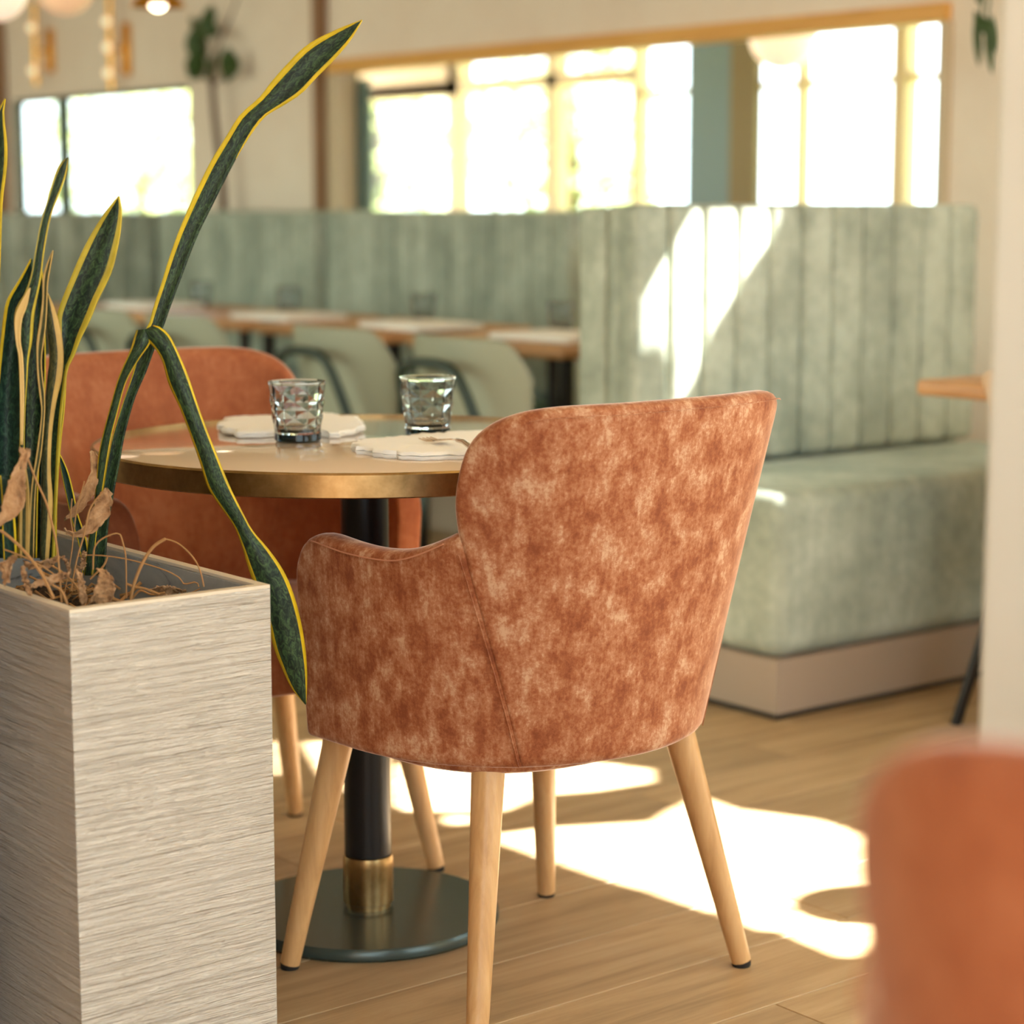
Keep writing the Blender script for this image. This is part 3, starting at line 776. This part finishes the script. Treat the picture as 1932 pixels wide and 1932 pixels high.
dried(c4((430, 1215), (425, 1250), (405, 1290), (390, 1300)), c4((450, 1220), (445, 1260), (440, 1305), (400, 1305)), 2.78, 'tiny torn dried leaf on the green shoot', .003, .01)
dd = thing('dead_grass', 'thin dry straw stems arching out of the planter', 'dry grass', (1.30, 2.60, SZ - .005))
inv2 = -Vector(dd.location)
for pts, w, r in (
    ([(485, 1310), (486, 1240), (500, 1180), (550, 1140), (618, 1122), (640, 1170), (655, 1250), (658, 1460)], 2.74, .0011),
    ([(680, 1470), (700, 1380), (745, 1270), (800, 1190), (862, 1150)], 2.72, .0022),
    ([(862, 1150), (930, 1175), (1000, 1240), (1040, 1310), (1062, 1400)], 2.72, .0010),
    ([(145, 735), (190, 850), (240, 960), (275, 1090), (300, 1220), (320, 1480)], 2.66, .0014),
    ([(410, 1240), (450, 1235), (560, 1240), (700, 1265), (850, 1310), (930, 1350), (960, 1385), (1020, 1375), (1035, 1400)], 2.80, .0010),
    ([(540, 900), (470, 990), (440, 1120), (400, 1260), (370, 1420)], 2.76, .0012),
    ([(0, 1105), (60, 1150), (140, 1230), (220, 1340), (280, 1460)], 2.62, .0020),
    ([(20, 1205), (90, 1230), (160, 1262), (260, 1320), (330, 1380)], 2.66, .0011),
    ([(375, 940), (368, 1040), (380, 1150), (360, 1300), (330, 1460)], 2.78, .0009),
    ([(440, 850), (400, 1000), (385, 1120), (370, 1240)], 2.78, .0008),
    ([(660, 1385), (700, 1400), (760, 1412), (830, 1440)], 2.76, .0018),
    ([(690, 1460), (730, 1420), (790, 1440), (860, 1430)], 2.78, .0016),
    ([(1240, 1352), (1160, 1362), (1100, 1380), (1010, 1425), (960, 1440)], 2.84, .0010),
    ([(200, 1300), (260, 1380), (320, 1420), (350, 1490)], 2.64, .0018),
    ([(270, 1290), (330, 1330), (400, 1400), (420, 1480)], 2.70, .0016),
    ([(560, 1245), (540, 1290), (500, 1330), (470, 1360)], 2.80, .0015)):
    P = [at_w(x, y, w) + inv2 for x, y in c4(*pts)]
    tube_obj('stem', P, r, M['straw'], dd, 6, None, len(pts) * 4)
rnd = random.Random(3)
bm = bmesh.new()
for i in range(220):
    x = PX0 + .03 + rnd.random() * (PX1 - PX0 - .06); yv = PY0 + .03 + rnd.random() ** 1.2 * .4
    a = rnd.uniform(0, 2 * pi); L = rnd.uniform(.015, .05); z = SZ + .006 + rnd.random() * .035
    if not (PX0 + .02 < x + L * cos(a) < PX1 - .02 and PY0 + .02 < yv + L * sin(a) < PY1 - .02): continue
    tube(bm, [(x, yv, z), (x + L * .5 * cos(a), yv + L * .5 * sin(a), z + rnd.uniform(-.004, .012)), (x + L * cos(a), yv + L * sin(a), z + rnd.uniform(-.01, .02))], rnd.uniform(.0008, .003), 5)
o = mesh_obj('plant_litter', bm, M['straw']); o['kind'] = 'stuff'; o['label'] = 'dry broken stems and litter covering the soil of the planter'; o['category'] = 'plant litter'

# ================================================================== NEAR BOOTH
SX0, SX1, SY, ZS = 3.352, 4.60, 3.267, .51
bo = thing('booth_bench', 'sage green velvet booth bench with a tall channelled back, right of the rust chair', 'booth', (SX0, SY, 0))
def P2(o): return -Vector(o.location)
def lbox(name, m, parent, x0, x1, y0, y1, z0, z1, bev=0, seg=3, smooth=True):
    l = parent.location
    return mesh_obj(name, bx(x0 - l.x, x1 - l.x, y0 - l.y, y1 - l.y, z0 - l.z, z1 - l.z, bev=bev, seg=seg), m, parent, smooth=bool(bev) and smooth, angle=50 if bev else None)
lbox('skirt', M['dark_skirt'], bo, SX0 + .012, SX1 - .01, SY + .012, BY + .18, 0, .016)  # dark recessed strip under the plinth
lbox('plinth', M['plinth'], bo, SX0, SX1, SY, BY + .19, .016, .138)
lbox('seat', M['green'], bo, SX0 - .004, SX1, SY - .004, BY + .02, .139, ZS, bev=.045, seg=5)
nch = 11; cw = (SX1 - SX0 + .0) / nch
for i in range(nch):
    lbox('channel', M['green'], bo, SX0 + i * cw + .0005, SX0 + (i + 1) * cw - .0005, BY, BY + .07, ZS + .001, 1.144, bev=.022, seg=4)
lbox('back_board', M['green'], bo, SX0 - .002, SX1, BY + .055, BY + .098, .14, 1.14, bev=.012)
b2 = thing('booth_bench', 'second booth bench standing back to back behind the sunlit one', 'booth', (SX0, BY + .1, 0))
lbox('back_board', M['green'], b2, SX0, SX1, BY + .106, BY + .205, .14, 1.136, bev=.012)
lbox('seat', M['green'], b2, SX0, SX1, BY + .206, BY + .48, .139, .46, bev=.03)
lbox('plinth', M['plinth'], b2, SX0, SX1, BY + .206, BY + .45, .0, .138)

b3 = thing('booth_bench', 'booth bench added out of view behind the column to shade the sunlit one', 'booth', (SX0, 1.9, 0))  # unseen bench, added to keep light off the seat front opposite
lbox('plinth', M['plinth'], b3, SX0, SX1, 1.86, 2.40, 0, .138)
lbox('seat', M['green'], b3, SX0, SX1, 1.90, 2.41, .139, ZS, bev=.04)
lbox('back_board', M['green'], b3, SX0, SX1, 1.80, 1.899, .139, 1.14, bev=.012)

# ================================================================== WALL BANQUETTE
BX = 4.80
def banquette(name, label, X, y0, y1, ztop, seatd=.46):
    t = thing(name, label, 'banquette', (X, y0, 0))
    n = max(1, round((y1 - y0) / .12)); cw = (y1 - y0) / n
    for i in range(n): lbox('channel', M['green'], t, X, X + .06, y0 + i * cw + .0005, y0 + (i + 1) * cw - .0005, .48, ztop - .004, bev=.018, seg=3)
    lbox('back_board', M['green'], t, X + .045, X + .12, y0, y1, .1, ztop, bev=.01)
    lbox('seat', M['green_dark'], t, X - seatd, X + .01, y0, y1, .28, .47, bev=.03)
    lbox('plinth', M['plinth'], t, X - seatd + .05, X + .04, y0, y1, 0, .279)
    return t
banquette('wall_banquette', 'olive green channelled banquette along the window wall, between the booth and the first divider', BX, 5.70, 7.245, 1.122, .38)
banquette('wall_banquette', 'green banquette section between the divider and the dark end panel', BX, 7.30, 8.62, 1.118, .38)
t = thing('banquette_divider', 'narrow upholstered divider between the two wall banquette sections', 'divider', (BX, 7.25, 0))
lbox('panel', M['green'], t, BX - .06, BX + .12, 7.248, 7.297, 0, 1.12, bev=.01)
t = thing('banquette_divider', 'narrow upholstered divider at the end of the banquette beside the tall booth', 'divider', (BX, 5.65, 0))
lbox('panel', M['green'], t, BX - .06, BX + .12, 5.648, 5.697, 0, 1.12, bev=.01)
t = thing('end_bench', 'dark green bench back closing the far left of the dining row', 'bench', (3.2, 8.64, 0))
n = 14; cw = (BX - .0 - 3.1) / n
for i in range(n): lbox('channel', M['green'], t, 3.1 + i * cw + .0005, 3.1 + (i + 1) * cw - .0005, 8.63, 8.69, .48, 1.105, bev=.018, seg=3)
lbox('back_board', M['green'], t, 3.1, BX + .12, 8.68, 8.75, .1, 1.11, bev=.01)

# ================================================================== DINING ROW
def dining_table(label, y0, y1, x0=3.80, x1=4.40, z=.75):
    t = thing('dining_table', label, 'table', ((x0 + x1) / 2, (y0 + y1) / 2, 0))
    lbox('tabletop', M['honey'], t, x0, x1, y0, y1, z - .036, z, bev=.012)
    bm = bmesh.new()
    for x in (x0 + .04, x1 - .04):
        for y in (y0 + .03, y1 - .03):
            o = lbox('leg', M['black'], t, x - .014, x + .014, y - .014, y + .014, 0, z - .037)
    return t
tabs = [(4.55, 5.30), (5.42, 6.17), (6.27, 7.02), (7.12, 7.87)]
tl = ['oak dining table nearest the tall green booth', 'oak dining table behind the right sage chair', 'oak dining table behind the left sage chair', 'oak dining table at the far left of the row']
for (a, b), s in zip(tabs, tl): dining_table(s, a, b)

def sage_chair_parts(t):
    # shell back: wraps round, wider at the top. local +y = facing
    O, I = [], []
    for v in (0, .1, .3, .55, .8, .93, 1):
        ro, ri = [], []
        for k in range(17):
            u = -1 + k / 8
            z = .44 + .37 * v - .10 * max(0, abs(u) - .70) / .30 * v ** 2
            hw = .20 + .05 * v; x = hw * sin(u * 1.25) / sin(1.25); y = -.20 - .04 * v + .13 * (1 - cos(u * 1.25))
            ro.append((x, y, z)); ri.append((x * .95, y + .018, z))
        O.append(ro); I.append(ri)
    bm = bmesh.new(); solid_grid(bm, O, I); subsurf(mesh_obj('backrest', bm, M['green_shell'], t), 1)
    mesh_obj('seat', bx(-.21, .21, -.2, .22, .42, .465, bev=.02, seg=3), M['green_dark'], t, angle=50)
    # tube loop carrying the back
    pts = [(-.12, -.19, .43), (-.125, -.262, .60), (-.13, -.285, .70), (-.09, -.292, .735), (0, -.295, .745), (.09, -.292, .735), (.13, -.285, .70), (.165, -.262, .60), (.20, -.22, .43)]
    tube_obj('back_frame', pts, .015, M['green_tube'], t, 8, None, 36)
    for sx in (-1, 1):
        tube_obj('leg', [(sx * .18, -.16, .42), (sx * .22, -.24, 0)], .012, M['green_tube'], t, 8)
        tube_obj('leg', [(sx * .18, .17, .42), (sx * .21, .21, 0)], .012, M['green_tube'], t, 8)
def chair_at(px, z, X):
    return at_x(px, 660, X)
cy_ = [(850, 'sage shell chair with a dark tube frame, seen directly behind the right tumbler'),
       (610, 'sage shell chair with a dark tube frame, left of its twin, above the left tumbler')]
proto = None
XC = 3.50
for px, lab in cy_:
    p = at_x(px, 640, XC - .22)
    if proto is None:
        proto = thing('dining_chair', lab, 'chair', (XC, p.y, 0), -pi / 2); sage_chair_parts(proto)
    else: copy_thing(proto, (XC, p.y, 0), -pi / 2, lab)
p = at_x(320, 640, XC - .22); copy_thing(proto, (XC, p.y, 0), -pi / 2, 'sage shell chair behind the back of the far rust armchair, left of the leaf crease')
p = at_x(170, 640, XC - .22); copy_thing(proto, (XC, p.y, 0), -pi / 2, 'sage shell chair furthest left, mostly hidden by the broad snake plant leaf')

ti = 0
labs = ['white napkin on the oak table nearest the tall booth', 'white napkin on the oak table just above the right sage chair', 'white napkin on the oak table between the two sage chairs', 'white napkin on the oak table behind the tall leaf']
for lab, c in zip(labs, ((4.02, 4.83), (4.04, 5.55), (4.02, 6.30), (4.05, 7.30))):
    o = mesh_obj('napkin', bx(-.13, .13, -.17, .17, 0, .02, bev=.006), M['white'], None, angle=60); o.location = (c[0], c[1], .7505); o.rotation_euler.z = random.uniform(-.15, .15)
    tag(o, lab, 'napkin')
for px, lab in ((1058, 'small smoked glass on the dining row beside the tall booth'), (800, 'small smoked glass on the dining row above the right sage chair'),
                (545, 'small smoked glass on the dining row above the left sage chair'), (380, 'small smoked glass on the dining row just right of the tall leaf')):
    p = at_x(px, 610, 4.28); copy_thing(glass1, (4.28, p.y, .75), 0, lab)

# ================================================================== TABLE AND CHAIR AT THE RIGHT, BY THE COLUMN
t = thing('booth_table', 'oak table slab reaching out from behind the column', 'table', (3.95, 2.95, 0))
p = at_z(1755, 712, .75)
lbox('tabletop', M['honey'], t, 3.72, 4.52, p.y - .62, p.y - .02, .715, .75, bev=.01)
lbox('pole', M['black'], t, 4.1, 4.16, p.y - .37, p.y - .31, .01, .714)
lbox('base', M['black'], t, 3.93, 4.33, p.y - .54, p.y - .14, 0, .012)
q = at_z(1803, 1368, 0)
t = thing('dining_chair', 'pale beige shell chair with a dark leg, half hidden behind the column', 'chair', (q.x + .22, q.y - .22, 0), -pi / 2)
O, I = [], []
for v in (0, .1, .3, .55, .8, .93, 1):
    ro, ri = [], []
    for k in range(13):
        u = -1 + k / 6
        z = .46 + .34 * v - .03 * abs(u) ** 3 * v
        hw = .13 + .10 * v; x = hw * sin(u * 1.2) / sin(1.2); y = -.18 - .05 * v + .10 * (1 - cos(u * 1.2))
        ro.append((x, y, z)); ri.append((x * .94, y + .02, z))
    O.append(ro); I.append(ri)
bm = bmesh.new(); solid_grid(bm, O, I); subsurf(mesh_obj('backrest', bm, M['beige_shell'], t), 1)
mesh_obj('seat', bx(-.17, .17, -.19, .2, .42, .46, bev=.015), M['beige_shell'], t, angle=50)
for sx, sy in ((-1, -1), (1, -1), (-1, 1), (1, 1)):
    tube_obj('leg', [(sx * .14, sy * .14, .42), (sx * .22, sy * .22, 0)], .013, M['black'], t, 8)

# ================================================================== LIGHTS, SCONCES, PLANTS BY THE WALL
def globe_lamp(name, label, c, r, mt, zc=None):
    t = thing(name, label, 'lamp', (c.x, c.y, c.z))
    bm = bmesh.new(); bmesh.ops.create_uvsphere(bm, u_segments=32, v_segments=20, radius=r); mesh_obj('globe', bm, mt, t)
    top = (zc or CZ) - c.z
    tube_obj('rod', [(0, 0, r * .9), (0, 0, top - .02)], .006, M['gold'], t)
    bm = bmesh.new(); lathe(bm, [(0, top - .025), (.05, top - .025), (.05, top), (0, top)], 24); mesh_obj('ceiling_cap', bm, M['gold'], t, angle=40)
    return t
globe_lamp('pendant_lamp', 'large opal globe pendant at the top left corner', at_w(-10, -22, 6.5), .1, M['globe'])
globe_lamp('pendant_lamp', 'peach globe pendant at the top edge, second from the left', at_w(122, -28, 7.2), .1, M['globe_peach'])
globe_lamp('pendant_lamp', 'opal globe pendant beyond the window opening', at_x(1478, 66, 6.2), .135, M['globe'], 2.5)
# lit shade
c = at_w(298, 6, 7.0)
t = thing('pendant_lamp', 'lit brass dish pendant glowing at the top edge', 'lamp', (c.x, c.y, c.z))
bm = bmesh.new(); lathe(bm, [(.088, -.012), (.085, .0), (.05, .03), (.012, .05), (.010, .046), (.047, .026), (.080, -.004), (.088, -.012)], 40); mesh_obj('shade', bm, M['gold'], t)
bm = bmesh.new(); bmesh.ops.create_uvsphere(bm, u_segments=20, v_segments=12, radius=.030); bmesh.ops.translate(bm, verts=bm.verts, vec=(0, 0, .004)); mesh_obj('bulb', bm, M['bulb'], t)
tube_obj('rod', [(0, 0, .05), (0, 0, CZ - c.z)], .005, M['gold'], t)
# globe added out of view so its shadow rounds off the sun patch
b0 = at_z(1640, 1706, 0); s0 = b0 - SUN * (2.05 / -SUN.z)
globe_lamp('pendant_lamp', 'globe pendant added out of the frame so its round shadow bites the sun patch', s0, .10, M['globe_peach'])

for px, y0, y1, n, lab in ((66, 42, 150, 2, 'brass wall sconce above the left window, left one'), (208, 28, 158, 3, 'brass wall sconce above the left window, right one')):
    a = at_x(px, y0, WX - .07); b = at_x(px, y1, WX - .07)
    t = thing('wall_sconce', lab, 'wall lamp', (WX - .001, a.y, b.z))
    hh = a.z - b.z
    mesh_obj('back_plate', bx(-.03, 0, -.075, -.02, hh * .12, hh * .88, bev=.004), M['gold'], t, angle=50)
    tube_obj('rod', [(-.07, .0, -.03), (-.07, .0, hh + .10)], .014, M['gold'], t, 12)
    tube_obj('bracket', [(-.07, .0, hh * .5), (-.02, -.03, hh * .5)], .008, M['gold'], t)
    for k in range(n):
        bm = bmesh.new(); bmesh.ops.create_uvsphere(bm, u_segments=16, v_segments=10, radius=.021)
        bmesh.ops.translate(bm, verts=bm.verts, vec=(-.09, .0, hh * (.9 - .75 * k / max(1, n - 1)))); mesh_obj('bulb', bm, M['bead'], t)

def blade(bm, p, d, up, L, Wd, droop=.2, n=8):
    """one pointed oval leaf from p along d"""
    d = Vector(d).normalized(); s = d.cross(Vector(up)).normalized(); nn = s.cross(d); p = Vector(p)
    O, I = [], []
    for i in range(n + 1):
        f = i / n; w = Wd * max(.03, sin(pi * min(1, f * .94 + .03)) ** .8)
        q = p + d * L * f - Vector((0, 0, 1)) * droop * L * f * f
        O.append([q - s * w + nn * w * .25, q + nn * .001, q + s * w + nn * w * .25]); I.append([v - nn * .0015 for v in O[-1]])
    solid_grid(bm, O, I)
# small tree between window wall and banquette
base = at_x(418, 384, 5.0)
t = thing('rubber_tree', 'slim indoor tree with a brown trunk and dark oval leaves by the window wall', 'tree', (base.x, base.y, 0))
def TP(x, y, X=5.0):
    p = at_x(x, y, X); return p - Vector(t.location)
bm = bmesh.new(); lathe(bm, [(0, 0), (.06, 0), (.085, .2), (.09, .2), (.09, .215), (.075, .215), (.07, .17), (0, .17)], 24); mesh_obj('pot', bm, M['terracotta'], t, angle=40)
tube_obj('trunk', [(0, 0, .17), TP(421, 384), TP(412, 280), TP(403, 200), TP(400, 150)], .024, M['bark'], t, 8, .014, 20)
for pts in ([(400, 150), (392, 110), (385, 60)], [(400, 160), (384, 140), (376, 120)], [(401, 160), (415, 150), (428, 130)], [(401, 155), (412, 90), (440, 20), (455, -30)]):
    tube_obj('branch', [TP(*q) for q in pts], .006, M['bark'], t, 6, .004, 10)
for (a, b, wd) in (((378, 120), (366, 60), .040), ((374, 150), (364, 105), .034), ((384, 66), (400, 14), .026), ((398, 72), (362, 36), .024), ((432, 90), (428, 148), .032), ((376, 150), (370, 92), .03), ((386, 50), (410, 62), .022), ((436, 96), (440, 140), .026), ((404, 100), (392, 150), .012), ((366, 150), (370, 118), .03)):
    A, B = TP(*a, X=4.98 + random.uniform(-.04, .04)), TP(*b, X=4.98 + random.uniform(-.04, .04))
    bm = bmesh.new(); blade(bm, A, B - A, FW + Vector((random.uniform(-.3, .3), 0, .2)), (B - A).length * 1.1, wd * 1.3, 0); mesh_obj('leaf', bm, M['dark_leaf'], t)

# hanging plant in the far right corner
hp = at_x(1858, -60, 4.95)
t = thing('hanging_plant', 'trailing plant with long dark leaves hanging beside the column', 'plant', (hp.x, hp.y, hp.z + .1))
bm = bmesh.new(); lathe(bm, [(0, 0), (.05, 0), (.07, .1), (.065, .1), (.05, .01), (0, .01)], 24); mesh_obj('pot', bm, M['terracotta'], t, angle=40)
tube_obj('cord', [(0, 0, .1), (0, 0, CZ - hp.z - .1)], .003, M['bark'], t)
def HP(x, y, X=4.95): return at_x(x, y, X) - Vector(t.location)
tube_obj('stem', [(0, 0, .1), (-.05, .03, .1), HP(1852, -20), HP(1850, 30)], .004, M['dark_leaf'], t, 6, None, 12)
tube_obj('stem', [(0, 0, .1), (.05, -.05, .1), HP(1866, 0), HP(1868, 50)], .004, M['dark_leaf'], t, 6, None, 12)
for (a, b, wd) in (((1842, 20), (1847, 124), .013), ((1862, 40), (1872, 138), .013), ((1838, 22), (1866, 70), .014), ((1852, 30), (1874, 62), .013), ((1846, -12), (1852, 8), .012), ((1872, 30), (1880, 100), .012)):
    A, B = HP(*a), HP(*b)
    bm = bmesh.new(); blade(bm, A, B - A, FW, (B - A).length, wd, 0); mesh_obj('leaf', bm, M['dark_leaf'], t)

# ================================================================== OUTSIDE
m = mat('lawn', (150, 160, 90), .9); setc(m, ramp(m, noise(m, tex_coord(m), 1.5, 5), [(.3, (120, 136, 70)), (.7, (186, 190, 130))])); M['lawn'] = m
struct('ground_outside', bx(7.6, 40, -5, 45, -.3, -.1), M['lawn'], smooth=False)
struct('ground_terrace', bx(-30, 7.5, -30, 45, -.4, -.13), mat('terrace_stone', (84, 78, 70), .9), smooth=False)
M['tree_leaf'] = mat('tree_leaves', (160, 168, 104), .7)
def garden_tree(label, x, y, h, r, seed):
    rn = random.Random(seed)
    t = thing('garden_tree', label, 'tree', (x, y, -.1), 0, 'trees beyond the windows')
    tube_obj('trunk', [(0, 0, 0), (.05, .02, h * .5), (0, 0, h * .8)], .12, M['bark'], t, 8, .05)
    bm = bmesh.new()
    for i in range(1500):
        while True:
            v = Vector((rn.uniform(-1, 1), rn.uniform(-1, 1), rn.uniform(-1, 1)))
            if .3 < v.length < 1: break
        p = Vector((v.x * r, v.y * r, h * .62 + v.z * h * .42)); s = .10 * rn.uniform(.6, 1.3)
        a = Vector((rn.uniform(-1, 1), rn.uniform(-1, 1), rn.uniform(-1, 1))).normalized(); b = a.orthogonal().normalized() * s; a = a * s
        bm.faces.new([bm.verts.new(p + q) for q in (a, b * .6, -a, -b * .6)])
    mesh_obj('foliage', bm, M['tree_leaf'], t, smooth=False)
for i, (x, y, h, r, lab) in enumerate(((16, 26, 3.6, 1.8, 'bright tree beyond the left window'), (17, 31, 3.2, 1.8, 'bright bushy tree behind the narrow left pane'),
                                  (15, 21.5, 3.2, 1.3, 'bright tree beyond the leftmost sunroom pane'), (16, 19, 3.3, 1.2, 'bright tree beyond the second sunroom pane'))):
    garden_tree(lab, x, y, h, r, 40 + i)
